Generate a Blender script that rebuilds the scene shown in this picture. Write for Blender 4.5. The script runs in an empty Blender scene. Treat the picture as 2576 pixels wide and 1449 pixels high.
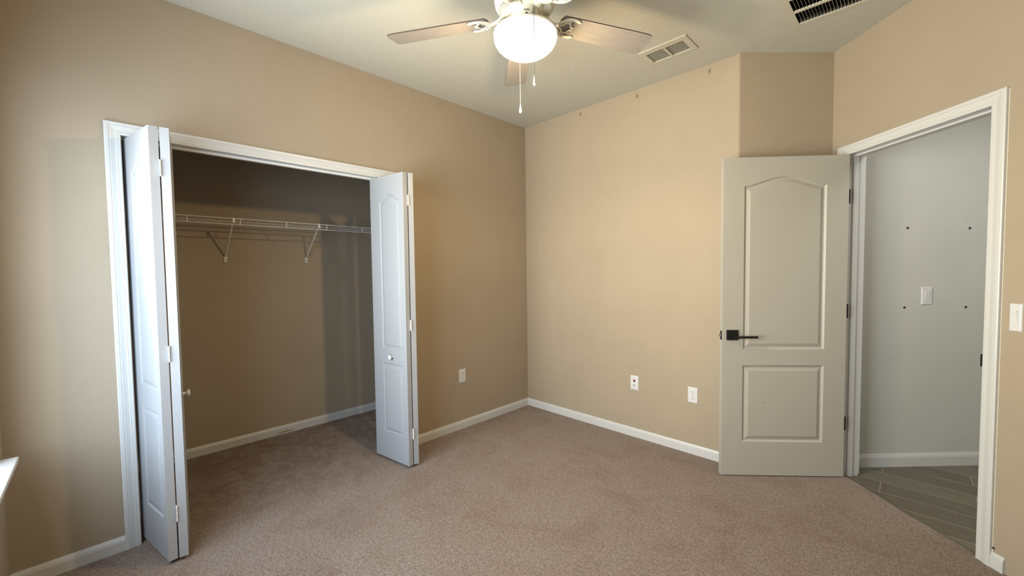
import bpy, bmesh, math, random
from mathutils import Vector, Matrix
random.seed(4)
SC = bpy.context.scene
COL = SC.collection
PI = math.pi

# ------------------------------------------------------------------ camera
F_PX, IMG_W = 1023.6968, 2576.0
cam_d = bpy.data.cameras.new('camera')
cam_d.sensor_fit = 'HORIZONTAL'; cam_d.sensor_width = 36.0
cam_d.lens = 36.0 * F_PX / IMG_W
cam_d.clip_start = 0.02
cam = bpy.data.objects.new('camera', cam_d); COL.objects.link(cam)
YAW, PITCH, ROLL = 0.7778, -0.0418, -0.0124
def cam_axes():
    fw = Vector((-math.sin(YAW), math.cos(YAW), 0)); rt = Vector((math.cos(YAW), math.sin(YAW), 0)); up = Vector((0, 0, 1))
    f2 = fw*math.cos(PITCH) + up*math.sin(PITCH); u2 = up*math.cos(PITCH) - fw*math.sin(PITCH)
    r3 = rt*math.cos(ROLL) + u2*math.sin(ROLL); u3 = u2*math.cos(ROLL) - rt*math.sin(ROLL)
    return r3, u3, f2
_r, _u, _f = cam_axes()
M = Matrix((_r, _u, -_f)).transposed().to_4x4()
M.translation = Vector((2.7381, -2.9899, 1.3464))
cam.matrix_world = M
SC.camera = cam

# ------------------------------------------------------------------ world, daylight, exposure
SC.view_settings.view_transform = 'Standard'
SC.view_settings.look = 'None'
SC.view_settings.gamma = 1.0
SC.view_settings.use_curve_mapping = False
SC.view_settings.exposure = 1.18
SC.cycles.max_bounces = 14
SC.cycles.diffuse_bounces = 8
SC.cycles.sample_clamp_indirect = 6.0
SC.cycles.caustics_reflective = False
SC.cycles.caustics_refractive = False
wd = bpy.data.worlds.new('daylight'); SC.world = wd
wd.use_nodes = True
wd.node_tree.nodes['Background'].inputs[0].default_value = (0.62, 0.78, 1.0, 1)
wd.node_tree.nodes['Background'].inputs[1].default_value = 1.0

def area(name, loc, direction, sx, sy, watts, col):
    d = bpy.data.lights.new(name, 'AREA'); d.shape = 'RECTANGLE'; d.size = sx; d.size_y = sy
    d.energy = watts; d.color = col
    o = bpy.data.objects.new(name, d); COL.objects.link(o)
    o.location = loc; o.rotation_euler = Vector(direction).to_track_quat('-Z', 'Z').to_euler()
    return o
WIN_X0, WIN_X1, WIN_Z0, WIN_Z1 = 0.255, 2.15, 0.624, 2.07
YW = -3.305                                   # room face of the window wall
SKY_W, GROUND_W, HALL_W, LAMP_E, LAMP_W, LAMP_DOWN_W = 37.0, 23.5, 8.1, 0.60, 14.0, 11.5
_wc = ((WIN_X0+WIN_X1)/2, YW-0.20, (WIN_Z0+WIN_Z1)/2)
for _nm, _dir, _w, _c, _sp in (('window_skylight', (-0.08, 1, -0.16), SKY_W, (0.72, 0.86, 1.0), 172), ('window_ground_bounce', (0.35, 1, 0.30), GROUND_W, (1.0, 0.93, 0.70), 118)):
    _l = area(_nm, _wc, _dir, WIN_X1-WIN_X0, WIN_Z1-WIN_Z0, _w, _c); _l.data.spread = math.radians(_sp)

# ------------------------------------------------------------------ dimensions
H = 2.7426
BX, D_N, TH = 1.9278, 0.5962, 0.7929
C0 = Vector((BX + D_N*math.cos(TH), D_N*math.sin(TH), 0))       # inner corner niche / doorway wall
PHI_R = -(PI/2 - TH)                                            # local x runs along the doorway wall to the camera
T = Vector((math.sin(TH), -math.cos(TH), 0)); N = Vector((-math.cos(TH), -math.sin(TH), 0))
R_END = 1.10
RE = C0 + T*R_END
XR = RE.x
HB = 0.0704
XC = -1.023                                                     # back wall of the closet
CY0, CY1 = -3.12, -0.90
JL, JR, JT = -2.8885, -1.392, 2.0233                            # closet opening
D0, D1, DT = 0.115, 0.885, 2.047                                # doorway opening along its wall

area('hall_ceiling_fill', tuple(C0 + T*1.20 - N*0.75 + Vector((0, 0, 2.66))), (0, 0, -1), 1.0, 0.8, HALL_W, (1.0, 0.985, 0.92))  # unseen fill light added under the hall ceiling to brighten the hallway

# ------------------------------------------------------------------ materials
def mat(name, col, rough=0.6, metal=0.0, spec=0.5):
    m = bpy.data.materials.new(name); m.use_nodes = True
    b = m.node_tree.nodes['Principled BSDF']
    b.inputs['Base Color'].default_value = (*col, 1); b.inputs['Roughness'].default_value = rough
    b.inputs['Metallic'].default_value = metal
    b.inputs['Specular IOR Level'].default_value = spec
    return m
def nodes(m): return m.node_tree.nodes, m.node_tree.links, m.node_tree.nodes['Principled BSDF']
def noise(m, scale, detail=2.0, rough=0.5, dist=0.0, stretch=None):
    n, l, b = nodes(m)
    tc = n.new('ShaderNodeTexCoord'); t = n.new('ShaderNodeTexNoise')
    t.inputs['Scale'].default_value = scale; t.inputs['Detail'].default_value = detail
    t.inputs['Roughness'].default_value = rough; t.inputs['Distortion'].default_value = dist
    if stretch:
        mp = n.new('ShaderNodeMapping'); mp.inputs['Scale'].default_value = stretch
        l.new(tc.outputs['Object'], mp.inputs['Vector']); l.new(mp.outputs['Vector'], t.inputs['Vector'])
    else:
        l.new(tc.outputs['Object'], t.inputs['Vector'])
    return t
def ramp(m, sock, stops):
    n, l, b = nodes(m)
    r = n.new('ShaderNodeValToRGB')
    while len(r.color_ramp.elements) < len(stops): r.color_ramp.elements.new(0.5)
    for e, (p, c) in zip(r.color_ramp.elements, stops):
        e.position = p; e.color = (*c, 1) if len(c) == 3 else c
    l.new(sock, r.inputs['Fac']); return r
def bump(m, sock, strength, dist, prev=None):
    n, l, b = nodes(m)
    bp = n.new('ShaderNodeBump'); bp.inputs['Strength'].default_value = strength; bp.inputs['Distance'].default_value = dist
    l.new(sock, bp.inputs['Height'])
    if prev: l.new(prev.outputs['Normal'], bp.inputs['Normal'])
    l.new(bp.outputs['Normal'], b.inputs['Normal']); return bp
def mix(m, fac, a, b_, mode='MIX'):
    n, l, _ = nodes(m)
    x = n.new('ShaderNodeMix'); x.data_type = 'RGBA'; x.blend_type = mode
    for k, v in ((0, fac), (6, a), (7, b_)):
        if isinstance(v, bpy.types.NodeSocket): l.new(v, x.inputs[k])
        elif isinstance(v, (int, float)): x.inputs[k].default_value = v
        else: x.inputs[k].default_value = (*v, 1)
    return x.outputs[2]
def painted_wall(name, col):
    m = mat(name, col, 0.75, spec=0.25)
    b1 = bump(m, noise(m, 140, 3, 0.6).outputs['Fac'], 0.22, 0.004)
    t = noise(m, 2.2, 3, 0.6)
    n, l, b = nodes(m)
    l.new(ramp(m, t.outputs['Fac'], [(0.3, tuple(c*0.97 for c in col)), (0.7, tuple(min(1, c*1.03) for c in col))]).outputs['Color'], b.inputs['Base Color'])
    return m
TAN = (0.355, 0.292, 0.213)
M_WALL = painted_wall('tan_wall_paint', TAN)
M_HALL = painted_wall('pale_grey_hall_paint', (0.50, 0.50, 0.465))
M_CEIL = mat('knockdown_ceiling', (0.50, 0.485, 0.425), 0.9, spec=0.1)
_t = noise(M_CEIL, 125, 3.0, 0.6, 0.3)
_rr = ramp(M_CEIL, _t.outputs['Fac'], [(0.40, (0, 0, 0)), (0.62, (1, 1, 1))])
bump(M_CEIL, _rr.outputs['Color'], 0.30, 0.004)
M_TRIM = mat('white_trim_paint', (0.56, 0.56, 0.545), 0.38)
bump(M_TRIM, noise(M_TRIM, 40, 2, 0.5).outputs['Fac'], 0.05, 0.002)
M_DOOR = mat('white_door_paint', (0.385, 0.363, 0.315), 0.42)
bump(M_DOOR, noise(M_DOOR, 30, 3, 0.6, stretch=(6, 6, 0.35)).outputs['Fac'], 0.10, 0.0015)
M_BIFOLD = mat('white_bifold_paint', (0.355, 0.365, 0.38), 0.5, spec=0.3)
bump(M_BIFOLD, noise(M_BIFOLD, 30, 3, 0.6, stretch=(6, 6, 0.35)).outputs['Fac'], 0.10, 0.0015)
M_PLATE = mat('white_plate_plastic', (0.62, 0.62, 0.62), 0.3)
M_DARK = mat('dark_slot', (0.012, 0.010, 0.009), 0.7)
M_BLACK = mat('matte_black_metal', (0.006, 0.006, 0.007), 0.45, 0.2)
M_STEEL = mat('brushed_steel', (0.55, 0.53, 0.50), 0.3, 1.0)
M_WHITE_METAL = mat('white_enamel', (0.78, 0.76, 0.72), 0.35)
M_GRILLE = mat('cream_grille_enamel', (0.50, 0.47, 0.39), 0.6, spec=0.2)
M_WIRE = mat('white_vinyl_wire', (0.72, 0.70, 0.66), 0.4)
M_FAN = mat('antique_white_fan_metal', (0.74, 0.71, 0.60), 0.4)
M_BLADE = mat('whitewashed_blade', (0.72, 0.66, 0.58), 0.5)
n_, l_, b_ = nodes(M_BLADE)
l_.new(ramp(M_BLADE, noise(M_BLADE, 26, 4, 0.6, stretch=(0.25, 4, 1)).outputs['Fac'], [(0.3, (0.235, 0.215, 0.202)), (0.7, (0.285, 0.264, 0.25))]).outputs['Color'], b_.inputs['Base Color'])
M_RED = mat('red_cable_jack', (0.35, 0.03, 0.015), 0.4)
M_FOB = mat('clear_acrylic', (0.92, 0.90, 0.87), 0.08)
nodes(M_FOB)[2].inputs['Transmission Weight'].default_value = 0.45
M_CHAIN = mat('dark_bead_chain', (0.16, 0.14, 0.12), 0.55, 0.6)  # steel chain, colour darkened so it reads backlit against the glowing bowl
M_BLADE_EDGE = mat('dark_blade_edge', (0.075, 0.048, 0.032), 0.6)
M_LETTER = mat('dark_lettering', (0.10, 0.08, 0.06), 0.6)
M_CLIP = mat('tan_plastic_clip', (0.30, 0.25, 0.165), 0.5)
M_CLIP_SLOT = mat('clip_slot_brown', (0.17, 0.135, 0.085), 0.7)
M_BARE = mat('bare_fibreboard', (0.42, 0.28, 0.12), 0.8)
M_CAULK = mat('caulk', (0.72, 0.66, 0.54), 0.5)

M_GLOW = mat('lit_frosted_glass', (0.35, 0.34, 0.32), 0.3)
nodes(M_GLOW)[2].inputs['Emission Color'].default_value = (1.0, 0.95, 0.87, 1)
nodes(M_GLOW)[2].inputs['Emission Strength'].default_value = LAMP_E

M_GLASS = bpy.data.materials.new('window_glass'); M_GLASS.use_nodes = True
_n = M_GLASS.node_tree; _n.nodes.clear()
_o = _n.nodes.new('ShaderNodeOutputMaterial'); _x = _n.nodes.new('ShaderNodeMixShader')
_a = _n.nodes.new('ShaderNodeBsdfTransparent'); _g = _n.nodes.new('ShaderNodeBsdfGlossy'); _g.inputs['Roughness'].default_value = 0.02
_x.inputs[0].default_value = 0.06
_n.links.new(_a.outputs[0], _x.inputs[1]); _n.links.new(_g.outputs[0], _x.inputs[2]); _n.links.new(_x.outputs[0], _o.inputs[0])

M_CARPET = mat('beige_cut_pile_carpet', (0.38, 0.30, 0.245), 0.95, spec=0.05)
nodes(M_CARPET)[2].inputs['Sheen Weight'].default_value = 0.25
nodes(M_CARPET)[2].inputs['Sheen Roughness'].default_value = 0.6
_f1 = noise(M_CARPET, 175, 4, 0.72, 0.8)
_f2 = noise(M_CARPET, 60, 3, 0.65)
_f3 = noise(M_CARPET, 3.0, 5, 0.62, 1.0)
_f4 = noise(M_CARPET, 7.0, 5, 0.65, 1.5)
_c1 = ramp(M_CARPET, _f1.outputs['Fac'], [(0.36, (0.095, 0.065, 0.049)), (0.46, (0.295, 0.219, 0.175)), (0.56, (0.395, 0.300, 0.245)), (0.66, (0.59, 0.470, 0.398))])
_c2 = ramp(M_CARPET, _f2.outputs['Fac'], [(0.34, (0.74, 0.71, 0.68)), (0.60, (1.0, 1.0, 1.0))])
_c3 = ramp(M_CARPET, _f3.outputs['Fac'], [(0.36, (0.88, 0.80, 0.75)), (0.50, (1.0, 0.97, 0.94)), (0.62, (1.03, 1.04, 1.05))])
_m = mix(M_CARPET, 1.0, _c1.outputs['Color'], _c2.outputs['Color'], 'MULTIPLY')
_m = mix(M_CARPET, 1.0, _m, _c3.outputs['Color'], 'MULTIPLY')
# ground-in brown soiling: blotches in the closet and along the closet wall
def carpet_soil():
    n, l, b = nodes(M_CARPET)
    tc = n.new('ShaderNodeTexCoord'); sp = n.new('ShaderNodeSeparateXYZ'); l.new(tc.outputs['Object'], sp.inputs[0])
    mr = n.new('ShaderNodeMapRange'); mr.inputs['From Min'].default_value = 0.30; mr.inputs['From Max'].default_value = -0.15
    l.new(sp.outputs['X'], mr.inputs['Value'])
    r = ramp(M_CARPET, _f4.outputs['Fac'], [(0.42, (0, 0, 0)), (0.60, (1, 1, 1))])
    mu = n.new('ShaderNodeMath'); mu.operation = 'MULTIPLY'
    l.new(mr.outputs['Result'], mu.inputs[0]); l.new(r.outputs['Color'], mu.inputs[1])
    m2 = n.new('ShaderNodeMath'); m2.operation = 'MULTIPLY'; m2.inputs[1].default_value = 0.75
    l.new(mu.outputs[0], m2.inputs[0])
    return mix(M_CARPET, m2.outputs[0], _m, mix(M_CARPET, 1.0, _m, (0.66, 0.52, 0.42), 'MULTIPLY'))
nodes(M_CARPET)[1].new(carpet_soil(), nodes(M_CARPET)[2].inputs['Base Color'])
_b1 = bump(M_CARPET, _f2.outputs['Fac'], 0.6, 0.014)
bump(M_CARPET, _f1.outputs['Fac'], 0.9, 0.010, _b1)

# wood-look plank tile: 157 mm courses running along world x, joints stepping
M_TILE = mat('grey_plank_tile', (0.13, 0.115, 0.09), 0.45)
def tile_nodes():
    n, l, b = nodes(M_TILE)
    tc = n.new('ShaderNodeTexCoord'); mp = n.new('ShaderNodeMapping')
    mp.inputs['Location'].default_value = (-2.622+0.61, -0.113+0.0, 0)
    l.new(tc.outputs['Object'], mp.inputs['Vector'])
    br = n.new('ShaderNodeTexBrick')
    br.offset = 0.33; br.offset_frequency = 2; br.squash = 1.0
    br.inputs['Scale'].default_value = 1.0
    br.inputs['Brick Width'].default_value = 0.61; br.inputs['Row Height'].default_value = 0.157
    br.inputs['Mortar Size'].default_value = 0.0022; br.inputs['Mortar Smooth'].default_value = 0.1
    br.inputs['Bias'].default_value = 0.0
    br.inputs['Color1'].default_value = (0.120, 0.104, 0.078, 1); br.inputs['Color2'].default_value = (0.175, 0.155, 0.122, 1)
    br.inputs['Mortar'].default_value = (0.33, 0.295, 0.235, 1)
    l.new(mp.outputs['Vector'], br.inputs['Vector'])
    g = noise(M_TILE, 14, 5, 0.65, 0.5, stretch=(0.6, 7, 1))
    r = ramp(M_TILE, g.outputs['Fac'], [(0.3, (0.68, 0.68, 0.66)), (0.7, (1.15, 1.15, 1.15))])
    l.new(mix(M_TILE, 0.9, br.outputs['Color'], r.outputs['Color'], 'MULTIPLY'), b.inputs['Base Color'])
    bump(M_TILE, br.outputs['Fac'], -0.4, 0.002)
tile_nodes()

# ------------------------------------------------------------------ mesh helpers
def finish(name, bm, m, parent=None, loc=None, rotz=None, smooth=False):
    bmesh.ops.recalc_face_normals(bm, faces=bm.faces[:])
    me = bpy.data.meshes.new(name); bm.to_mesh(me); bm.free()
    for mm in (m if isinstance(m, (list, tuple)) else [m]): me.materials.append(mm)
    if smooth:
        for p in me.polygons: p.use_smooth = True
        if smooth == 'angle':
            me.set_sharp_from_angle(angle=math.radians(35))
    o = bpy.data.objects.new(name, me); COL.objects.link(o)
    if parent: o.parent = parent
    if loc is not None: o.location = loc
    if rotz is not None: o.rotation_euler = (0, 0, rotz)
    return o
def thing(name, label, cat, loc=(0, 0, 0), rotz=0.0, group=None):
    o = bpy.data.objects.new(name, None); COL.objects.link(o)
    o.empty_display_size = 0.1
    o.location = loc; o.rotation_euler = (0, 0, rotz)
    o['label'] = label; o['category'] = cat
    if group: o['group'] = group
    return o
def tag(o, label, cat, group=None):
    o['label'] = label; o['category'] = cat
    if group: o['group'] = group
    return o
def struct(o, label=None, cat=None):
    o['kind'] = 'structure'
    if label: o['label'] = label
    if cat: o['category'] = cat
    return o
def box(bm, x0, x1, y0, y1, z0, z1, bev=0.0, mi=0):
    vs = [bm.verts.new((x, y, z)) for x in (x0, x1) for y in (y0, y1) for z in (z0, z1)]
    fs = [bm.faces.new([vs[i] for i in q]) for q in ((0,1,3,2),(4,6,7,5),(0,4,5,1),(2,3,7,6),(0,2,6,4),(1,5,7,3))]
    for f in fs: f.material_index = mi
    if bev > 0:
        es = list({e for f in fs for e in f.edges})
        r = bmesh.ops.bevel(bm, geom=es, offset=bev, segments=2, affect='EDGES', profile=0.6)
        for f in r['faces']: f.material_index = mi
    return fs
def prism(bm, pts, z0, z1, holes=()):
    """polygon in xy, extruded in z; holes are polygons cut through"""
    def ring(z, pl): return [bm.verts.new((x, y, z)) for x, y in pl]
    loops = [pts] + list(holes)
    for z in (z0, z1):
        es = []
        for pl in loops:
            r = ring(z, pl)
            for i in range(len(r)): es.append(bm.edges.new((r[i], r[(i+1) % len(r)])))
        bmesh.ops.triangle_fill(bm, use_beauty=True, edges=es)
    for pl in loops:
        a, b = ring(z0, pl), ring(z1, pl)
        for i in range(len(pl)):
            j = (i+1) % len(pl); bm.faces.new((a[i], a[j], b[j], b[i]))
    bmesh.ops.remove_doubles(bm, verts=bm.verts[:], dist=1e-5)
def lathe(bm, prof, seg=48, center=(0, 0, 0), a0=0.0, a1=2*PI, close=True):
    cx, cy, cz = center
    rings = []
    full = abs(a1-a0-2*PI) < 1e-6
    cnt = seg if full else seg+1
    for r, z in prof:
        if r < 1e-6: rings.append([bm.verts.new((cx, cy, cz+z))])
        else: rings.append([bm.verts.new((cx+r*math.cos(a0+(a1-a0)*i/seg), cy+r*math.sin(a0+(a1-a0)*i/seg), cz+z)) for i in range(cnt)])
    for A, B in zip(rings, rings[1:]):
        for i in range(seg):
            j = (i+1) % seg if full else i+1
            if len(A) == 1 and len(B) == 1: continue
            if len(A) == 1: bm.faces.new((A[0], B[i], B[j]))
            elif len(B) == 1: bm.faces.new((A[i], A[j], B[0]))
            else: bm.faces.new((A[i], A[j], B[j], B[i]))
def tube(bm, pts, r, seg=8, caps=True, flat=1.0, up=Vector((0, 0, 1))):
    pts = [Vector(p) for p in pts]; rings = []
    for i, p in enumerate(pts):
        d = (pts[min(i+1, len(pts)-1)] - pts[max(i-1, 0)]).normalized()
        u = up if abs(d.dot(up)) < 0.98 else Vector((1, 0, 0))
        s = d.cross(u).normalized(); w = s.cross(d).normalized()
        rr = r[i] if isinstance(r, (list, tuple)) else r
        rings.append([bm.verts.new(p + s*rr*math.cos(2*PI*k/seg) + w*rr*flat*math.sin(2*PI*k/seg)) for k in range(seg)])
    for A, B in zip(rings, rings[1:]):
        for k in range(seg): bm.faces.new((A[k], A[(k+1) % seg], B[(k+1) % seg], B[k]))
    if caps:
        bm.faces.new(rings[0][::-1]); bm.faces.new(rings[-1])
def curve_pts(ctrl, n=8):
    """Catmull-Rom through control points"""
    c = [Vector(p) for p in ctrl]; c = [c[0]*2-c[1]] + c + [c[-1]*2-c[-2]]
    out = []
    for i in range(1, len(c)-2):
        for k in range(n):
            t = k/n; a, b, d, e = c[i-1], c[i], c[i+1], c[i+2]
            out.append(0.5*((2*b) + (d-a)*t + (2*a-5*b+4*d-e)*t*t + (3*b-a-3*d+e)*t**3))
    out.append(c[-2]); return out
def new(): return bmesh.new()

def arch_outline(x0, x1, z0, zs, zp, n=24):
    """panel outline as a function of its inset; cathedral-arch top: shoulders at zs, crown at zp"""
    def f(x):
        t = min(1.0, max(0.0, (x1-x)/(x1-x0)))
        return zs + (zp-zs)*(0.5-0.5*math.cos(2*PI*t))**0.85
    def at(d):
        a, b = x0+d, x1-d
        pts = [(a, z0+d), (b, z0+d)]
        if zp <= zs: return pts + [(b, zs-d), (a, zs-d)]
        for i in range(n+1):
            x = b+(a-b)*i/n; h = 1e-3
            sl = (f(x+h)-f(x-h))/(2*h) if 0 < i < n else 0.0
            pts.append((x, f(x)-d*math.sqrt(1+sl*sl)))
        return pts
    return at
def panel_slab(bm, w0, w1, h, th, outlines, rings):
    """door leaf: front face at y=0 looking to -y, moulded panels pressed into it (and into the back)"""
    for side, s in ((0.0, 1.0), (th, -1.0)):
        es = []
        def ringv(pl, dep): return [bm.verts.new((x, side + s*dep, z)) for x, z in pl]
        o = ringv([(w0, 0), (w1, 0), (w1, h), (w0, h)], 0)
        for i in range(4): es.append(bm.edges.new((o[i], o[(i+1) % 4])))
        for ol in outlines:
            prev = ringv(ol(0.0), 0)
            for i in range(len(prev)): es.append(bm.edges.new((prev[i], prev[(i+1) % len(prev)])))
            for ins, dep in rings:
                cur = ringv(ol(ins), dep)
                for i in range(len(prev)):
                    j = (i+1) % len(prev); bm.faces.new((prev[i], prev[j], cur[j], cur[i]))
                prev = cur
            bmesh.ops.triangle_fill(bm, use_beauty=True, edges=[bm.edges.get((prev[i], prev[(i+1) % len(prev)])) for i in range(len(prev))])
        bmesh.ops.triangle_fill(bm, use_beauty=True, edges=es)
    c = [(w0, 0), (w1, 0), (w1, h), (w0, h)]
    a = [bm.verts.new((x, 0, z)) for x, z in c]; b = [bm.verts.new((x, th, z)) for x, z in c]
    for i in range(4):
        j = (i+1) % 4; bm.faces.new((a[i], a[j], b[j], b[i]))
    bmesh.ops.remove_doubles(bm, verts=bm.verts[:], dist=2e-5)
def casing(bm, prof, x0, x1, zt, z0=0.0):
    """mitred three-sided casing in local x/z, thickness to -y; prof = (out from inner edge, thickness)"""
    rows = []
    for u, v in prof:
        rows.append([bm.verts.new(c) for c in ((x0-u, -v, z0), (x0-u, -v, zt+u), (x1+u, -v, zt+u), (x1+u, -v, z0))])
    for A, B in zip(rows, rows[1:]):
        for k in range(3): bm.faces.new((A[k], A[k+1], B[k+1], B[k]))
    bm.faces.new([r[0] for r in rows]); bm.faces.new([r[3] for r in rows])
CASE = [(0, 0), (0, .0085), (.003, .0105), (.011, .011), (.0125, .0095), (.014, .011), (.020, .0105), (.028, .0125), (.036, .0152), (.040, .016), (.0415, .0142), (.043, .0165), (.054, .0172), (.0575, .0155), (.0585, .013), (.0585, 0)]
BASE = [(0, 0), (.0125, 0), (.0125, .050), (.0108, .0525), (.0112, .056), (.0085, .061), (.0065, .066), (.004, HB), (0, HB)]
def baseboard(name, p0, p1, cut0=0.0, cut1=0.0):
    """moulding along the floor from p0 to p1; room on the left of the walk from p1 to p0"""
    p0, p1 = Vector((*p0, 0)), Vector((*p1, 0)); d = (p1-p0); L = d.length
    bm = new(); A = [bm.verts.new((0, -o, z)) for o, z in BASE]; B = [bm.verts.new((L, -o, z)) for o, z in BASE]
    for i in range(len(BASE)):
        j = (i+1) % len(BASE); bm.faces.new((A[i], A[j], B[j], B[i]))
    bm.faces.new(A); bm.faces.new(B)
    return struct(finish(name, bm, M_TRIM, loc=p0, rotz=math.atan2(d.y, d.x)))

# ------------------------------------------------------------------ room shell
WT = 0.115
bm = new()
box(bm, -WT, 0, YW-0.14, JL-0.019, -0.02, H)
box(bm, -WT, 0, JR+0.019, 0.0, -0.02, H)
box(bm, -WT, 0, JL-0.019, JR+0.019, JT+0.019, H)
struct(finish('wall_left', bm, M_WALL))
bm = new(); box(bm, -WT, BX, 0, WT, -0.02, H); wb = struct(finish('wall_back', bm, M_WALL))
bm = new(); box(bm, .115, .129, -.0006, .001, .531, .539)
finish('scuff', bm, mat('grey_scuff', (0.22, 0.19, 0.155), 0.8), wb)['label'] = 'small grey scuff mark'
bm = new(); box(bm, -0.02, D_N, 0, WT, -0.02, H); struct(finish('wall_niche', bm, M_WALL, loc=(BX, 0, 0), rotz=TH))
bm = new()
box(bm, 0, D0-0.019, 0, WT, -0.02, H); box(bm, D1+0.019, R_END, 0, WT, -0.02, H); box(bm, D0-0.019, D1+0.019, 0, WT, DT+0.019, H)
struct(finish('wall_right', bm, M_WALL, loc=C0, rotz=PHI_R))
bm = new(); box(bm, XR, XR+WT, YW-0.14, RE.y, -0.02, H); struct(finish('wall_side', bm, M_WALL))
bm = new()
box(bm, 0, WIN_X0, YW-0.14, YW, -0.02, H); box(bm, WIN_X1, XR, YW-0.14, YW, -0.02, H)
box(bm, WIN_X0, WIN_X1, YW-0.14, YW, -0.02, WIN_Z0-0.02); box(bm, WIN_X0, WIN_X1, YW-0.14, YW, WIN_Z1, H)
struct(finish('wall_window', bm, M_WALL))
# closet shell
bm = new(); box(bm, XC-0.1, XC, CY0-0.1, CY1+0.1, -0.02, H); struct(finish('wall_closet_back', bm, M_WALL))
bm = new(); box(bm, XC, -WT, CY0-0.1, CY0, -0.02, H); struct(finish('wall_closet_left', bm, M_WALL))
bm = new(); box(bm, XC, -WT, CY1, CY1+0.1, -0.02, H); struct(finish('wall_closet_right', bm, M_WALL))
# hallway shell (beyond the doorway): its far wall runs on in the plane of the niche wall
HN, HS = 1.65, 2.2
def hall(u, s): return C0 - N*u + T*s
bm = new(); box(bm, WT, HN, 0, 0.1, -0.04, H); struct(finish('wall_hall', bm, M_HALL, loc=C0, rotz=TH))
bm = new(); box(bm, HN, HN+0.1, -HS, 0.1, -0.04, H); struct(finish('wall_hall_end', bm, M_HALL, loc=C0, rotz=TH))
bm = new(); box(bm, WT, HN+0.1, -HS-0.1, -HS, -0.04, H); struct(finish('wall_hall_near', bm, M_HALL, loc=C0, rotz=TH))
bm = new(); box(bm, R_END, HS, 0.0, WT, -0.04, H); struct(finish('wall_hall_side', bm, M_HALL, loc=C0, rotz=PHI_R))

# ceiling with openings for the two air vents
VENT = (1.440, 1.745, -0.482, -0.280)
GR = (2.246, 2.760, -0.6460, -0.121)
def rect(x0, x1, y0, y1): return [(x0, y0), (x1, y0), (x1, y1), (x0, y1)]
bm = new()
prism(bm, [(0, YW), (XR, YW), (XR, RE.y), (C0.x, C0.y), (BX, 0), (0, 0)], H, H+0.02,
      holes=[rect(VENT[0]+.022, VENT[1]-.022, VENT[2]+.03, VENT[3]-.022), rect(*GR)])
struct(finish('ceiling', bm, M_CEIL))
bm = new(); box(bm, XC, -WT, CY0, CY1, H, H+0.02); struct(finish('ceiling_closet', bm, M_CEIL))
bm = new(); box(bm, 0, HN+0.1, -HS-0.1, 0.1, H, H+0.02); struct(finish('ceiling_hall', bm, M_HALL, loc=C0, rotz=TH))

# floors
bm = new()
edge = []
for i in range(19):
    t = i/18; s = D0 + (D1-D0)*(1-t)
    wob = 0.006*math.sin(9*t+0.6) + 0.003*math.sin(23*t) + (0.010*math.sin(PI*t))
    q = C0 + T*s + N*(-0.004-wob*0.8); edge.append((q.x, q.y))
def rp(s, o): q = C0+T*s+N*o; return (q.x, q.y)
prism(bm, [(XC, CY0), (-WT-0.001, CY0), (-WT, JL-0.019), (0, JL-0.019), (0, YW), (XR, YW), (XR, RE.y), rp(D1+.0, 0)] + edge + [rp(D0, 0), rp(0, 0), (BX, 0), (0, 0), (0, JR+0.019), (-WT, JR+0.019), (-WT-0.001, CY1), (XC, CY1)], -0.03, 0.0)
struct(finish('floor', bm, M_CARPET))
bm = new()
pts = [rp(0.0, 0.03), rp(1.0, 0.03), rp(1.0, -WT), rp(HS, -WT), rp(HS, -HN), rp(0, -HN)]
prism(bm, pts, -0.04, -0.012); struct(finish('floor_hall', bm, M_TILE))

# baseboards
baseboard('baseboard_left', (0, YW), (0, JL-0.0585))
baseboard('baseboard_left.001', (0, JR+0.0585), (0, 0))
baseboard('baseboard_back', (0, 0), (BX+0.004, 0))
baseboard('baseboard_niche', (BX, 0), (C0.x, C0.y))
baseboard('baseboard_right', rp(0.0, 0), rp(D0-0.0585, 0))
baseboard('baseboard_right.001', rp(D1+0.0585, 0), rp(0.990, 0))
baseboard('baseboard_side', (XR, RE.y), (XR, YW))
baseboard('baseboard_window', (XR, YW), (0, YW))
bc = baseboard('baseboard_closet_back', (XC, CY0), (XC, CY1))
baseboard('baseboard_closet_left', (-WT, CY0), (XC, CY0))
baseboard('baseboard_closet_right', (XC, CY1), (-WT, CY1))
hb_ = baseboard('baseboard_hall', tuple(hall(WT, 0).xy), tuple(hall(HN, 0).xy)); hb_.scale = (1, 1, 1.25); hb_.location.z = -0.012
# flaked paint low on the closet baseboard
bm = new()
fl = [(-2.005, 0.010), (-1.97, 0.022), (-1.93, 0.026), (-1.88, 0.020), (-1.86, 0.016), (-1.88, 0.012), (-1.95, 0.010)]
a = [bm.verts.new((XC+0.0120, y, z)) for y, z in fl]; b = [bm.verts.new((XC+0.0133, y, z)) for y, z in fl]
bm.faces.new(a); bm.faces.new(b)
for i in range(len(fl)): j = (i+1) % len(fl); bm.faces.new((a[i], a[j], b[j], b[i]))
o = finish('paint_chip', bm, M_BARE); o.parent = bc; o.matrix_parent_inverse = Matrix.LocRotScale(bc.location, bc.rotation_euler, None).inverted()
o['label'] = 'brown bare patch where the white paint has flaked'

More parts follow.
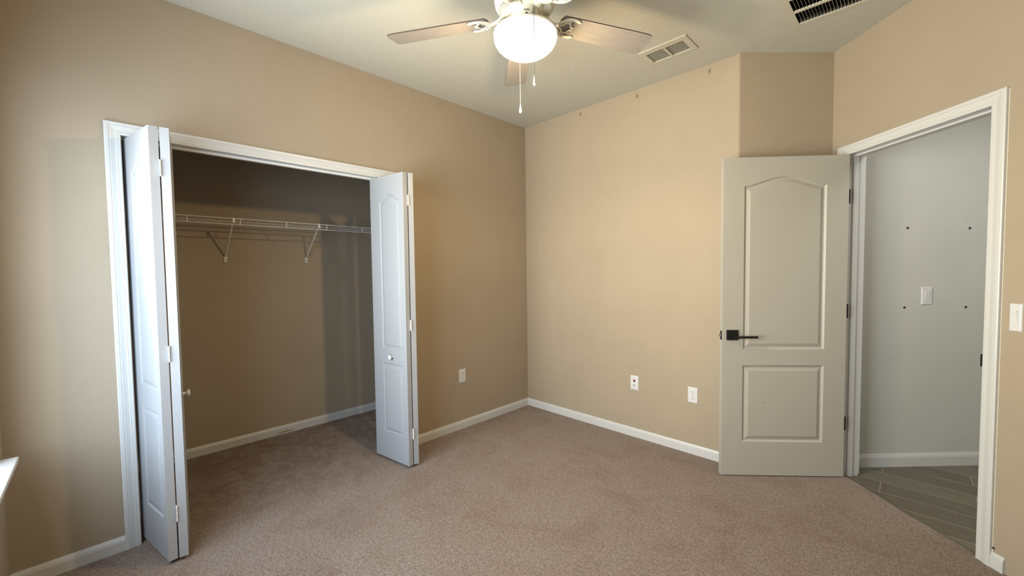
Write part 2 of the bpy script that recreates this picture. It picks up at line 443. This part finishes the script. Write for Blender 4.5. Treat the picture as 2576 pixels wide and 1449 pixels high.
# casings and jambs
bm = new()
casing(bm, CASE, JL, JR, JT)
o = struct(finish('trim_1', bm, M_TRIM, loc=(0, 0, 0), rotz=PI/2))
bm = new()
box(bm, -WT, 0.0, JL-0.019, JL, 0, JT+0.019); box(bm, -WT, 0.0, JR, JR+0.019, 0, JT+0.019); box(bm, -WT, 0.0, JL, JR, JT, JT+0.019)
j = finish('jamb', bm, M_TRIM); j.parent = o; j.matrix_parent_inverse = Matrix.Rotation(PI/2, 4, 'Z').inverted()
bm = new(); box(bm, -0.066, -0.040, JL+0.002, JR-0.002, JT-0.012, JT)
j = finish('bifold_track', bm, M_WHITE_METAL); j.parent = o; j.matrix_parent_inverse = Matrix.Rotation(PI/2, 4, 'Z').inverted()

bm = new(); casing(bm, CASE, D0, D1, DT)
o2 = struct(finish('trim_2', bm, M_TRIM, loc=C0, rotz=PHI_R))
bm = new()
box(bm, D0-0.019, D0, 0, WT, -0.012, DT+0.019); box(bm, D1, D1+0.019, 0, WT, -0.012, DT+0.019); box(bm, D0, D1, 0, WT, DT, DT+0.019)
finish('jamb', bm, M_TRIM, o2)
bm = new()
box(bm, D0, D0+0.011, 0.040, 0.072, -0.012, DT-0.011, .002); box(bm, D1-0.011, D1, 0.040, 0.072, -0.012, DT-0.011, .002); box(bm, D0, D1, 0.040, 0.072, DT-0.011, DT, .002)
finish('door_stop', bm, M_TRIM, o2)
bm = new(); casing(bm, CASE, D0, D1, DT)
for v in bm.verts: v.co.y = WT - v.co.y
finish('hall_casing', bm, M_TRIM, o2)
bm = new(); box(bm, D1-0.0015, D1+0.001, 0.002, 0.034, 0.885, 0.945, .0005); box(bm, D1-0.013, D1-0.001, -0.0035, 0.0045, 0.887, 0.943, .0015)
k = finish('strike_plate', bm, M_BLACK, o2); k['label'] = 'black metal strike plate'
bm = new(); box(bm, D1+0.0585, D1+0.0605, -0.003, 0, 0.07, DT+0.05)
finish('caulk_line', bm, M_CAULK, o2)

# window in the wall beside the camera: only its sill shows
bm = new()
fx0, fx1, fz0, fz1, fy0, fy1 = WIN_X0, WIN_X1, WIN_Z0-.02, WIN_Z1, YW-.13, YW-.08
box(bm, fx0, fx0+.05, fy0, fy1, fz0, fz1); box(bm, fx1-.05, fx1, fy0, fy1, fz0, fz1)
box(bm, fx0+.05, fx1-.05, fy0, fy1, fz0, fz0+.05); box(bm, fx0+.05, fx1-.05, fy0, fy1, fz1-.05, fz1)
box(bm, fx0+.05, fx1-.05, fy0, fy1, 1.30, 1.34)
w1 = struct(finish('window_1', bm, M_TRIM))
bm = new(); box(bm, fx0+.05, fx1-.05, fy0+.022, fy0+.026, fz0+.05, 1.30); box(bm, fx0+.05, fx1-.05, fy0+.022, fy0+.026, 1.34, fz1-.05)
finish('pane', bm, M_GLASS, w1)
bm = new(); box(bm, 0.18, WIN_X1+.11, YW, YW+0.062, WIN_Z0-0.020, WIN_Z0, .003); box(bm, WIN_X0+.001, WIN_X1-.001, YW-.08, YW, WIN_Z0-0.020, WIN_Z0)
finish('window_sill', bm, M_TRIM, w1)

# ------------------------------------------------------------------ hinged room door
RINGS = [(.004, .0035), (.009, .0085), (.013, .0095), (.016, .0095), (.033, .0030), (.037, .0012), (.041, .0012)]
dw, dh, dth = 0.7575, 2.032, 0.035
bmv = Vector((2.44679, 0.29761, 0.0078)); dphi = math.atan2(0.65925, 0.75192)
door = bpy.data.objects.new('door_1', None); COL.objects.link(door); door.location = bmv; door.rotation_euler = (0, 0, dphi)
struct(door, 'white two-panel arch-top room door standing open against the niche', 'door')
zb = bmv.z
bm = new()
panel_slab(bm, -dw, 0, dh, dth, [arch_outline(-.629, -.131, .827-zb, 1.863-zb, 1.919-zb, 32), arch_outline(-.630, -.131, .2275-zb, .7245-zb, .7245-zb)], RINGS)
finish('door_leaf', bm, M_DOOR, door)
def bolt_of_handle(side):
    y = 0.0 if side > 0 else dth
    s = -1.0 if side > 0 else 1.0
    bm = new()
    def bx(x0, x1, a, b, z0, z1, bev): box(bm, x0, x1, min(y+s*a, y+s*b), max(y+s*a, y+s*b), z0, z1, bev)
    bx(-.733, -.663, 0, .010, .888-zb, .953-zb, .0015)
    h = finish('door_handle', bm, M_BLACK, door); h['label'] = 'matte black lever handle with a square rose'
    bm = new(); lathe(bm, [(0, 0), (.011, 0), (.011, .042), (0, .042)], 16)
    for v in bm.verts: v.co = Vector((v.co.x-.690, y+s*v.co.z, v.co.y+.9115-zb))
    bx(-.701, -.560, .036, .050, .9045-zb, .9185-zb, .002)
    lv = finish('lever', bm, M_BLACK, h); return h
bolt_of_handle(1); bolt_of_handle(-1)
bm = new(); box(bm, -dw-.0012, -dw+.001, .006, .029, .888-zb, .945-zb, .0005)
lt = finish('latch_plate', bm, M_BLACK, door); lt['label'] = 'black latch face plate'
bm = new(); box(bm, -dw-.012, -dw-.001, .011, .025, .908-zb, .926-zb, .003)
finish('latch_bolt', bm, M_STEEL, lt)
for zc in (1.783, 1.069, .352):
    bm = new(); lathe(bm, [(0, -.044), (.0055, -.044), (.0055, .044), (0, .044)], 12, (.009, dth-.004, zc-zb))
    box(bm, .0005, .0025, .004, dth-.004, zc-zb-.044, zc-zb+.044); box(bm, .0005, .011, .0015, .0040, zc-zb-.044, zc-zb+.044, .001)
    hg = finish('hinge', bm, M_BLACK, door); hg['label'] = 'black butt hinge'

bm = new(); box(bm, -.503, -.494, -.0004, .0010, .4845-zb, .4860-zb)
sm = finish('scratch', bm, M_DARK, door); sm.location.y = -.0002; sm['label'] = 'tiny dark scratch on the lower panel'

# ------------------------------------------------------------------ bifold closet doors
BR = [(.003, .0030), (.007, .0062), (.011, .0066), (.015, .0050), (.026, .0018), (.030, .0010), (.034, .0010)]
PW, PTH, PZ0, PZ1 = 0.3663, 0.034, 0.020, 2.0135
def bifold(label, lead_first, near_l, far_l, near_r, far_r, knob_on):
    """two leaves folded together; each leaf's moulded front looks outward"""
    cx = (near_l[0]+near_r[0]+far_l[0]+far_r[0])/4; cy = (near_l[1]+near_r[1])/2
    t = thing('bifold_door', label, 'closet door', (cx, cy, 0.0))
    base = Vector((cx, cy, 0))
    leaves = []
    for which, (near, far) in (('l', (near_l, far_l)), ('r', (near_r, far_r))):
        near, far = Vector((*near, 0)), Vector((*far, 0))
        bm = new()
        if which == 'l':          # front looks to -y: origin at the far corner, x runs to the near corner
            d = (near-far).normalized(); org = near - d*PW; st, ed = .105, .320
        else:                     # front looks to +y: origin at the near corner, x runs to the far corner
            d = (far-near).normalized(); org = near; st, ed = PW-.320, PW-.105
        h = PZ1-PZ0
        panel_slab(bm, 0, PW, h, PTH, [arch_outline(st, ed, .814-PZ0, 1.842-PZ0, 1.889-PZ0, 28), arch_outline(st, ed, .214-PZ0, .707-PZ0, .707-PZ0)], BR)
        leaf = finish('door_leaf', bm, M_BIFOLD, t, org-base+Vector((0, 0, PZ0)), math.atan2(d.y, d.x))
        leaves.append(leaf)
        if which == knob_on:
            kx = .211 if which == 'l' else PW-.211
            bm = new(); lathe(bm, [(.009, 0), (.0075, .006), (.007, .012), (.0105, .017), (.0165, .021), (.0175, .025), (.0150, .029), (.008, .031), (0, .0315)], 24)
            for v in bm.verts: v.co = Vector((v.co.x+kx, -v.co.z, v.co.y+.757-PZ0))
            kb = finish('knob', bm, M_PLATE, leaf, smooth=True); kb['label'] = 'round white knob'
        bm = new(); lathe(bm, [(0, h), (.006, h), (.006, h+.014), (0, h+.014)], 10, (.030 if which == 'l' else PW-.030, PTH/2, 0))
        finish('guide_pin', bm, M_WHITE_METAL, leaf)
    # hinges across the gap between the folded leaves, at the nose
    nl, nr = Vector((*near_l, 0)), Vector((*near_r, 0))
    mid = (nl+nr)/2
    for zc in (1.83, .985, .235):
        bm = new()
        for k in range(5):
            z0 = zc-.037+k*.0148
            lathe(bm, [(0, 0), (.0022 if k % 2 else .0028, 0), (.0022 if k % 2 else .0028, .0142), (0, .0142)], 10, (mid.x+.002-base.x, mid.y-base.y, z0))
        box(bm, mid.x-.022-base.x, mid.x+.002-base.x, mid.y-.0011-base.y, mid.y+.0011-base.y, zc-.036, zc+.036)
        hg = finish('hinge', bm, M_WHITE_METAL, t); hg['label'] = 'white painted hinge'
    return t
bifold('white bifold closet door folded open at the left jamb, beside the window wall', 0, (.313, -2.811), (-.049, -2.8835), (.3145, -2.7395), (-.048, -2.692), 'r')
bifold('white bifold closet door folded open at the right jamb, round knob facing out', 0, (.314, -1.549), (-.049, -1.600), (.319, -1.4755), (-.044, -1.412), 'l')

# ------------------------------------------------------------------ wire shelf in the closet
sh = thing('wire_shelf', 'white ventilated wire shelf on two angled braces inside the dark closet', 'shelf', (XC, (CY0+CY1)/2, 1.70))
sb = Vector((XC, (CY0+CY1)/2, 1.70))
XF, ZT, ZL = -0.703, 1.7425, 1.7010
bm = new()
for x, z in ((XF, ZT), (XF, ZL), (XC+.012, ZT), (XC+.16, ZT-.004)):
    tube(bm, [Vector((x, CY0+.004, z))-sb, Vector((x, CY1-.004, z))-sb], .0031, 8)
for i in range(8):
    y = -2.563 - 0.302 + 0.302*i
    if CY0 < y < CY1: tube(bm, [Vector((XF, y, ZT))-sb, Vector((XF, y, ZL))-sb], .0034, 8)
finish('rail', bm, M_WIRE, sh)
bm = new()
y = CY0+.02
while y < CY1-.01:
    tube(bm, [Vector((XC+.004, y, ZT+.003))-sb, Vector((XF, y, ZT+.003))-sb], .0014, 5)
    y += .0254
finish('deck_wires', bm, M_WIRE, sh)
for y in (-2.302, -1.718):
    bm = new()
    P0, P1 = Vector((XF+.002, y, ZT-.004)), Vector((XC+.008, y, 1.480))
    tube(bm, [P0-sb, P1-sb], .0052, 8)
    box(bm, XF-.006-sb.x, XF+.008-sb.x, y-.007-sb.y, y+.007-sb.y, ZT-.030-sb.z, ZT+.004-sb.z, .002)
    br = finish('brace', bm, M_WIRE, sh)
    bm = new()
    box(bm, XC-sb.x, XC+.010-sb.x, y-.011-sb.y, y+.011-sb.y, 1.440-sb.z, 1.484-sb.z, .003)
    ft = finish('brace_foot', bm, M_WIRE, br)
    bm = new(); lathe(bm, [(0, 0), (.0045, 0), (.0045, .002), (0, .002)], 10)
    for v in bm.verts: v.co = Vector((XC+.0092+v.co.z-sb.x, y+v.co.x-sb.y, 1.458+v.co.y-sb.z))
    finish('brace_screw', bm, M_DARK, br)

# ------------------------------------------------------------------ wall plates
def plate(bm, w=.070, h=.1145, d=.0058):
    a, b = w/2, h/2
    lv = [((-a, 0), (a, b)), ]
    rows = [(0, a, b), (d*.35, a, b), (d*.85, a-.003, b-.003), (d, a-.005, b-.005)]
    R_ = []
    for y, x, z in rows: R_.append([bm.verts.new(c) for c in ((-x, -y, -z), (x, -y, -z), (x, -y, z), (-x, -y, z))])
    for A, B in zip(R_, R_[1:]):
        for k in range(4): bm.faces.new((A[k], A[(k+1) % 4], B[(k+1) % 4], B[k]))
    bm.faces.new(R_[-1]); bm.faces.new(R_[0])
def disc(bm, cx, cz, r, y0, y1, seg=16, sx=1.0):
    a = [bm.verts.new((cx+sx*r*math.cos(2*PI*i/seg), y0, cz+r*math.sin(2*PI*i/seg))) for i in range(seg)]
    b = [bm.verts.new((v.co.x, y1, v.co.z)) for v in a]
    bm.faces.new(a); bm.faces.new(b)
    for i in range(seg): j = (i+1) % seg; bm.faces.new((a[i], a[j], b[j], b[i]))
def outlet(label, loc, rotz):
    t = thing('wall_outlet', label, 'outlet', loc, rotz, 'duplex outlets low on the tan walls')
    bm = new(); plate(bm); finish('cover_plate', bm, M_PLATE, t)
    for zc in (.0195, -.0195):
        bm = new(); disc(bm, 0, zc, .0172, -.0050, -.0078, 24, .98)
        rc = finish('receptacle', bm, M_PLATE, t)
        bm = new()
        box(bm, -.0078, -.0055, -.0082, -.0070, zc+.001, zc+.009); box(bm, .0055, .0078, -.0082, -.0070, zc+.002, zc+.0085)
        disc(bm, 0, zc-.0075, .0026, -.0070, -.0082, 10)
        finish('slot', bm, M_DARK, rc)
    bm = new(); disc(bm, 0, 0, .003, -.0055, -.0068, 12); finish('plate_screw', bm, M_STEEL, t)
outlet('white duplex outlet on the closet wall, right of the folded bifold door', (0, -.831, .454), PI/2)
outlet('white duplex outlet low on the back wall, next to the open room door', (1.620, 0, .432), 0)
t = thing('cable_jack_plate', 'white wall plate with a red jack and a coax socket on the back wall', 'wall plate', (1.163, 0, .437), 0)
bm = new(); plate(bm); finish('cover_plate', bm, M_PLATE, t)
bm = new(); box(bm, -.008, .008, -.0085, -.004, .008, .026, .001); rj = finish('data_jack', bm, M_RED, t); rj['label'] = 'red data jack'
bm = new(); box(bm, -.0055, .0055, -.0088, -.0070, .0095, .0215); finish('jack_opening', bm, M_DARK, rj)
bm = new(); disc(bm, 0, -.017, .0055, -.004, -.011, 6); disc(bm, 0, -.017, .0042, -.011, -.017, 12); finish('coax_socket', bm, M_STEEL, t)
for z in (.0415, -.0415):
    bm = new(); disc(bm, 0, z, .0030, -.0054, -.0068, 10); finish('plate_screw', bm, M_STEEL, t)
def rocker(name, label, loc, rotz, w=.072):
    t = thing(name, label, 'light switch', loc, rotz)
    bm = new(); plate(bm, w, .118); finish('cover_plate', bm, M_PLATE, t)
    bm = new(); box(bm, -.243*w, .243*w, -.0070, -.0040, -.034, .034, .0008); fr = finish('switch_frame', bm, M_PLATE, t)
    bm = new()
    pr = [(-.0050, -.031), (-.0072, -.031), (-.0085, 0), (-.0112, .031), (-.0050, .031)]
    a = [bm.verts.new((-.215*w, y, z)) for y, z in pr]; b = [bm.verts.new((.215*w, y, z)) for y, z in pr]
    bm.faces.new(a); bm.faces.new(b)
    for i in range(5): j = (i+1) % 5; bm.faces.new((a[i], a[j], b[j], b[i]))
    finish('rocker', bm, M_PLATE, t)
hp = hall(.656, 0)
rocker('light_switch', 'white rocker switch on the pale hallway wall, seen through the doorway', (hp.x, hp.y, 1.146), TH)
rp_ = C0 + T*.9945
rocker('light_switch', 'white light switch on the tan wall right of the doorway casing', (rp_.x, rp_.y, 1.123), PHI_R, .044)

# screws left in the hallway wall
for (u, z), w in zip(((.515, 1.599), (.935, 1.594), (.508, 1.070), (.926, 1.067)), ('upper left of', 'upper right of', 'lower left of', 'lower right of')):
    q = hall(u, 0)
    bm = new(); lathe(bm, [(.0075, 0), (.0075, .0018), (.0050, .0040), (.0030, .0034), (.0015, .0020), (0, .0020)], 16)
    for v in bm.verts: v.co = Vector((v.co.x, -v.co.z, v.co.y))
    o = finish('wall_screw', bm, M_BLACK, None, (q.x, q.y, z), TH)
    tag(o, 'dark screw in the hallway wall, %s its four' % w, 'screw', 'screws in the hallway wall')
q = C0 + T*.944
bm = new(); lathe(bm, [(.0042, 0), (.0042, .0020), (.0025, .0035), (0, .0035)], 12)
for v in bm.verts: v.co = Vector((v.co.x, -v.co.z-.003, v.co.y))
tag(finish('wall_nail', bm, M_DARK, None, (q.x+T.x*.004, q.y+T.y*.004, .088), PHI_R), 'small dark nail head just above the baseboard right of the doorway', 'nail')

# clips along the top of the back wall
for x, z, w in ((.655, 2.698, 'nearest the room corner'), (1.183, 2.690, 'between the other two clips'), (1.717, 2.695, 'nearest the niche')):
    t = thing('mounting_clip', 'small tan clip under the ceiling on the back wall, %s' % w, 'clip', (x, 0, z), 0, 'clips along the top of the back wall')
    bm = new(); box(bm, -.008, .008, -.004, 0, -.013, .013, .001); box(bm, -.008, -.004, -.007, -.003, -.013, .013, .001); finish('clip_body', bm, M_CLIP, t)
    bm = new(); box(bm, .000, .006, -.0048, -.0035, -.007, .009, 0); finish('clip_slot', bm, M_CLIP_SLOT, t)

# ------------------------------------------------------------------ ceiling vents
def vent_box(bm, x0, x1, y0, y1, z0, z1):
    v = [bm.verts.new((x, y, z)) for z in (z0, z1) for x, y in ((x0, y0), (x1, y0), (x1, y1), (x0, y1))]
    for i in range(4): j = (i+1) % 4; bm.faces.new((v[i], v[j], v[4+j], v[4+i]))
    bm.faces.new(v[4:])
x0, x1, y0, y1 = VENT
vc = Vector(((x0+x1)/2, (y0+y1)/2, H))
t = thing('air_vent', 'white louvred supply vent on the ceiling between the fan and the corner niche', 'air vent', vc)
X0, X1, Y0, Y1 = x0-vc.x, x1-vc.x, y0-vc.y, y1-vc.y
oy0, oy1 = -.438-vc.y, -.301-vc.y
o1, o2_ = (1.471-vc.x, 1.584-vc.x), (1.598-vc.x, 1.710-vc.x)
bm = new()
prism(bm, rect(X0, X1, Y0, Y1), -.0065, 0.0, holes=[rect(*o1, oy0, oy1), rect(*o2_, oy0, oy1)])
finish('frame', bm, M_GRILLE, t)
bm = new(); vent_box(bm, X0+.024, X1-.024, Y0+.032, Y1-.024, 0, .09); finish('duct', bm, M_DARK, t)
for (a, b) in (o1, o2_):
    for k in range(6):
        yc = oy0 + (oy1-oy0)*(k+.75)/6.3
        bm = new()
        p = [(-.0060, -.0045), (.0050, .0085), (.0058, .0078), (-.0050, -.0052)]
        A = [bm.verts.new((a, yc+u, v)) for u, v in p]; B = [bm.verts.new((b, yc+u, v)) for u, v in p]
        bm.faces.new(A); bm.faces.new(B)
        for i in range(4): j = (i+1) % 4; bm.faces.new((A[i], A[j], B[j], B[i]))
        finish('louver', bm, M_GRILLE, t)
bm = new(); tube(bm, [(o1[0]-.006, oy0+.085, -.006), (o1[0]-.012, oy0+.088, -.022)], .0016, 6)
finish('damper_lever', bm, M_GRILLE, t)

x0, x1, y0, y1 = GR
gc = Vector(((x0+x1)/2, (y0+y1)/2, H))
t = thing('return_grille', 'large cream return air grille with dark slots at the ceiling edge above the door', 'air vent', gc)
bm = new(); B_ = .034
prism(bm, rect(x0-B_-gc.x, x1+B_-gc.x, y0-B_-gc.y, y1+B_-gc.y), -.005, 0, holes=[rect(x0-gc.x, x1-gc.x, y0-gc.y, y1-gc.y)])
finish('frame', bm, M_GRILLE, t)
bm = new(); vent_box(bm, x0-gc.x, x1-gc.x, y0-gc.y, y1-gc.y, 0, .25); finish('duct', bm, M_DARK, t)
pitch = .1475
bars = []
yy = y1-.129
while yy - .019 > y0 + .03:
    bars.append((yy-.019, yy)); yy -= pitch
for a, b in bars:
    bm = new(); box(bm, x0-gc.x, x1-gc.x, a-gc.y, b-gc.y, -.005, .004); finish('crossbar', bm, M_GRILLE, t)
xs = x0+.0145
k = 0
while xs < x1-.005:
    bm = new()
    p = [(-.0035, .013), (.0010, -.003), (.0018, -.003), (-.0027, .013)]
    A = [bm.verts.new((xs+u-gc.x, y0-gc.y, v)) for u, v in p]; B = [bm.verts.new((xs+u-gc.x, y1-gc.y, v)) for u, v in p]
    bm.faces.new(A); bm.faces.new(B)
    for i in range(4): j = (i+1) % 4; bm.faces.new((A[i], A[j], B[j], B[i]))
    finish('fin', bm, M_GRILLE, t); xs += .0147; k += 1

# ------------------------------------------------------------------ ceiling fan
FC = Vector((1.4885, -1.6165, 0)); ZBL = 2.4723
fan = thing('ceiling_fan', 'white five-blade ceiling fan with a lit bowl lamp and two pull chains', 'ceiling fan', (FC.x, FC.y, H))
def fz(z): return z-H
bm = new(); lathe(bm, [(0, 0), (.075, 0), (.072, -.02), (.050, -.045), (.020, -.055), (0, -.055)], 40); finish('canopy', bm, M_FAN, fan, smooth='angle')
bm = new(); lathe(bm, [(0, fz(2.70)), (.0135, fz(2.70)), (.0135, fz(2.655)), (0, fz(2.655))], 16); finish('downrod', bm, M_FAN, fan, smooth='angle')
bm = new()
lathe(bm, [(0, fz(2.668)), (.055, fz(2.664)), (.096, fz(2.645)), (.124, fz(2.610)), (.135, fz(2.570)), (.136, fz(2.540)), (.132, fz(2.518)), (.124, fz(2.505)), (.116, fz(2.500)), (.116, fz(2.508))], 64)
lathe(bm, [(.080, fz(2.508)), (.078, fz(2.500)), (.064, fz(2.494)), (.045, fz(2.492)), (0, fz(2.492))], 48)
mh = finish('motor_housing', bm, M_FAN, fan, smooth='angle')
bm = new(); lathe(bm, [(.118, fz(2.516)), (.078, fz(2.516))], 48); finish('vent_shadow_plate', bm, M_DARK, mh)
bm = new()
NS = 48
for i in range(NS):
    a0 = 2*PI*i/NS; a1 = a0 + 2*PI/NS*.55
    A = [(r*math.cos(a), r*math.sin(a)) for r, a in ((.078, a0), (.117, a0), (.117, a1), (.078, a1))]
    lo = [bm.verts.new((x, y, fz(2.5005))) for x, y in A]; hi = [bm.verts.new((x, y, fz(2.507))) for x, y in A]
    bm.faces.new(lo); bm.faces.new(hi)
    for k in range(4): j = (k+1) % 4; bm.faces.new((lo[k], lo[j], hi[j], hi[k]))
finish('vent_ring', bm, M_FAN, mh)
# blades
A0, PITCHB = 3.6660, -0.198
for k in range(5):
    ang = A0 - k*math.radians(72)
    bm = new()
    r0, r1 = .178, .660
    out = []
    nseg = 10
    def halfw(r): t = (r-r0)/(r1-r0); return .055 + .0105*min(1, t*1.25)
    top = []
    for i in range(15):
        r = r0 + (r1-r0-.030)*i/14; top.append((r, halfw(r)))
    hw = halfw(r1)
    for i in range(1, 7):
        a = PI/2*(1-i/6.0); top.append((r1-.030+.030*math.cos(a)*1.0, hw-.022+.022*math.sin(a)))
    root = [(r0-.012, .030), (r0-.006, .046)]
    up_ = root + top
    poly = up_ + [(x, -y) for x, y in reversed(up_)]
    prism(bm, poly, -.0028, .0028)
    ca, sa, cp, sp = math.cos(ang), math.sin(ang), math.cos(PITCHB), math.sin(PITCHB)
    RM = Matrix(((ca, -sa, 0), (sa, ca, 0), (0, 0, 1))).to_4x4() @ Matrix.Rotation(PITCHB, 4, 'X')
    RM.translation = Vector((0, 0, fz(ZBL)))
    for f in bm.faces:
        f.normal_update()
        if abs(f.normal.z) < 0.5: f.material_index = 1
    b = finish('blade', bm, [M_BLADE, M_BLADE_EDGE], fan); b.matrix_local = RM
    # cast iron: arm from the motor, wishbone loop and inner scroll under the blade root
    bm = new()
    arm = curve_pts([(.070, 0, .026), (.098, 0, .020), (.122, 0, .002), (.145, 0, -.007), (.168, 0, -.008)], 6)
    tube(bm, arm, [.013+.0*i for i in range(len(arm))], 10, flat=.55)
    zz = -.0075
    for s in (1, -1):
        tube(bm, curve_pts([(.155, 0, zz), (.172, s*.026, zz), (.198, s*.046, zz), (.230, s*.050, zz), (.258, s*.043, zz)], 7), [.0075]*25+[.0075, .0075, .006, .004], 8, flat=.6)
        tube(bm, curve_pts([(.163, 0, zz), (.183, s*.013, zz), (.197, s*.030, zz), (.214, s*.024, zz), (.222, s*.010, zz), (.236, s*.006, zz)], 7), .0055, 8, flat=.6)
    box(bm, .060, .084, -.018, .018, .021, .030, .002)
    for s in (1, -1):
        lathe(bm, [(0, 0), (.0055, 0), (.0045, -.003), (0, -.003)], 10, (.206, s*.040, zz-.004))
    ir = finish('blade_iron', bm, M_FAN, b, smooth='angle')
# light kit
bm = new()
lathe(bm, [(0, fz(2.500)), (.058, fz(2.500)), (.060, fz(2.492)), (.060, fz(2.430)), (.064, fz(2.425)), (.064, fz(2.420)), (0, fz(2.420))], 48)
swh = finish('switch_housing', bm, M_FAN, fan, smooth='angle')
bm = new()
lathe(bm, [(0, fz(2.424)), (.055, fz(2.423)), (.100, fz(2.416)), (.130, fz(2.408)), (.1400, fz(2.401)), (.1425, fz(2.394)), (.1400, fz(2.391)), (.1360, fz(2.396))], 64)
fit = finish('lamp_fitter', bm, M_FAN, fan, smooth='angle')
for a in (0.35, 0.35+2*PI/3, 0.35+4*PI/3):
    bm = new(); lathe(bm, [(0, 0), (.0035, 0), (.0035, .010), (.0055, .010), (.0055, .014), (0, .014)], 10)
    d = Vector((math.cos(a), math.sin(a), 0)); q = d.to_track_quat('Z', 'X').to_matrix()
    for v in bm.verts: v.co = q @ v.co + d*.139 + Vector((0, 0, fz(2.397)))
    finish('thumb_screw', bm, M_FAN, fit)
bm = new()
prof = [(.1340, fz(2.397)), (.1385, fz(2.392)), (.1405, fz(2.384)), (.1400, fz(2.374)), (.1365, fz(2.361)), (.128, fz(2.346)), (.114, fz(2.332)), (.097, fz(2.321)), (.076, fz(2.311)), (.054, fz(2.304)), (.038, fz(2.2995)), (.027, fz(2.2930)), (.014, fz(2.2890)), (0, fz(2.2880))]
lathe(bm, prof, 64)
g = finish('lamp_bowl', bm, M_GLOW, fan, smooth=True); g['label'] = 'glowing frosted glass bowl'
ld = bpy.data.lights.new('fan_lamp', 'POINT'); ld.energy = LAMP_W; ld.color = (1.0, 0.75, 0.42); ld.shadow_soft_size = 0.035
lo_ = bpy.data.objects.new('fan_lamp', ld); COL.objects.link(lo_); lo_.location = (FC.x, FC.y, 2.235)
ls = bpy.data.lights.new('fan_lamp_down', 'SPOT'); ls.energy = LAMP_DOWN_W; ls.color = (1.0, 0.74, 0.42); ls.shadow_soft_size = 0.035
ls.spot_size = math.radians(176); ls.spot_blend = 0.35
lo2 = bpy.data.objects.new('fan_lamp_down', ls); COL.objects.link(lo2); lo2.location = (FC.x, FC.y, 2.240)
# pull chains
to_cam = Vector((.672, -.740, 0)); side = Vector((.740, .672, 0))
def chain(off, z_top, z_bot, start):
    bm = new(); p = Vector((off.x, off.y, 0))
    z = z_top
    while z > z_bot:
        bmesh.ops.create_icosphere(bm, subdivisions=1, radius=.0017, matrix=Matrix.Translation((p.x, p.y, fz(z)))); z -= .0031
    tube(bm, [(p.x, p.y, fz(z_top)), (p.x, p.y, fz(z_bot))], .0005, 5)
    if start is not None:
        n_ = 10
        for i in range(n_):
            q = start.lerp(Vector((p.x, p.y, fz(z_top))), i/n_)
            bmesh.ops.create_icosphere(bm, subdivisions=1, radius=.0017, matrix=Matrix.Translation(q))
    ch = finish('pull_chain', bm, M_CHAIN, fan)
    bm = new(); lathe(bm, [(0, .001), (.0022, 0), (.0028, -.006), (.0048, -.016), (.0068, -.026), (.0072, -.031), (.0058, -.036), (.003, -.0385), (0, -.039)], 20, (p.x, p.y, fz(z_bot)))
    finish('chain_fob', bm, M_FOB, ch, smooth=True)
    return ch
chain(to_cam*.149 + side*.036, 2.425, 2.143, None)
chain(to_cam*(-.147) + side*(-.028), 2.400, 2.147, None)
# conical chain outlet and the raised lettering on the switch housing
bm = new()
q = to_cam.to_track_quat('Z', 'Y').to_matrix()
lathe(bm, [(0, 0), (.010, 0), (.0085, .008), (.0062, .050), (.0068, .078), (.0058, .092), (.0025, .093), (0, .0925)], 20)
for v in bm.verts: v.co = q @ v.co + to_cam*.057 + side*.036 + Vector((0, 0, fz(2.452) - v.co.z*.30))
finish('chain_outlet', bm, M_STEEL, swh, smooth='angle')
bm = new(); disc(bm, 0, 0, .0055, 0, .002, 14)
rot = Matrix.Rotation(math.atan2(to_cam.y, to_cam.x)+PI/2, 3, 'Z')
for v in bm.verts: v.co = rot @ v.co + to_cam*.0600 + side*.006 + Vector((0, 0, fz(2.452)))
finish('reverse_switch_slot', bm, M_DARK, swh)
cu = bpy.data.curves.new('lettering', 'FONT'); cu.body = 'FAN'; cu.size = .012; cu.extrude = .0006; cu.align_x = 'CENTER'
to = bpy.data.objects.new('lettering', cu); COL.objects.link(to); bpy.context.view_layer.update()
me = bpy.data.meshes.new_from_object(to.evaluated_get(bpy.context.evaluated_depsgraph_get())); me.materials.clear(); me.materials.append(M_LETTER)
bpy.data.objects.remove(to)
lo = bpy.data.objects.new('lettering', me); COL.objects.link(lo); lo.parent = swh
lo.location = to_cam*.0606 + side*.006 + Vector((0, 0, fz(2.463)))
lo.rotation_euler = (PI/2, 0, math.atan2(to_cam.y, to_cam.x)+PI/2)
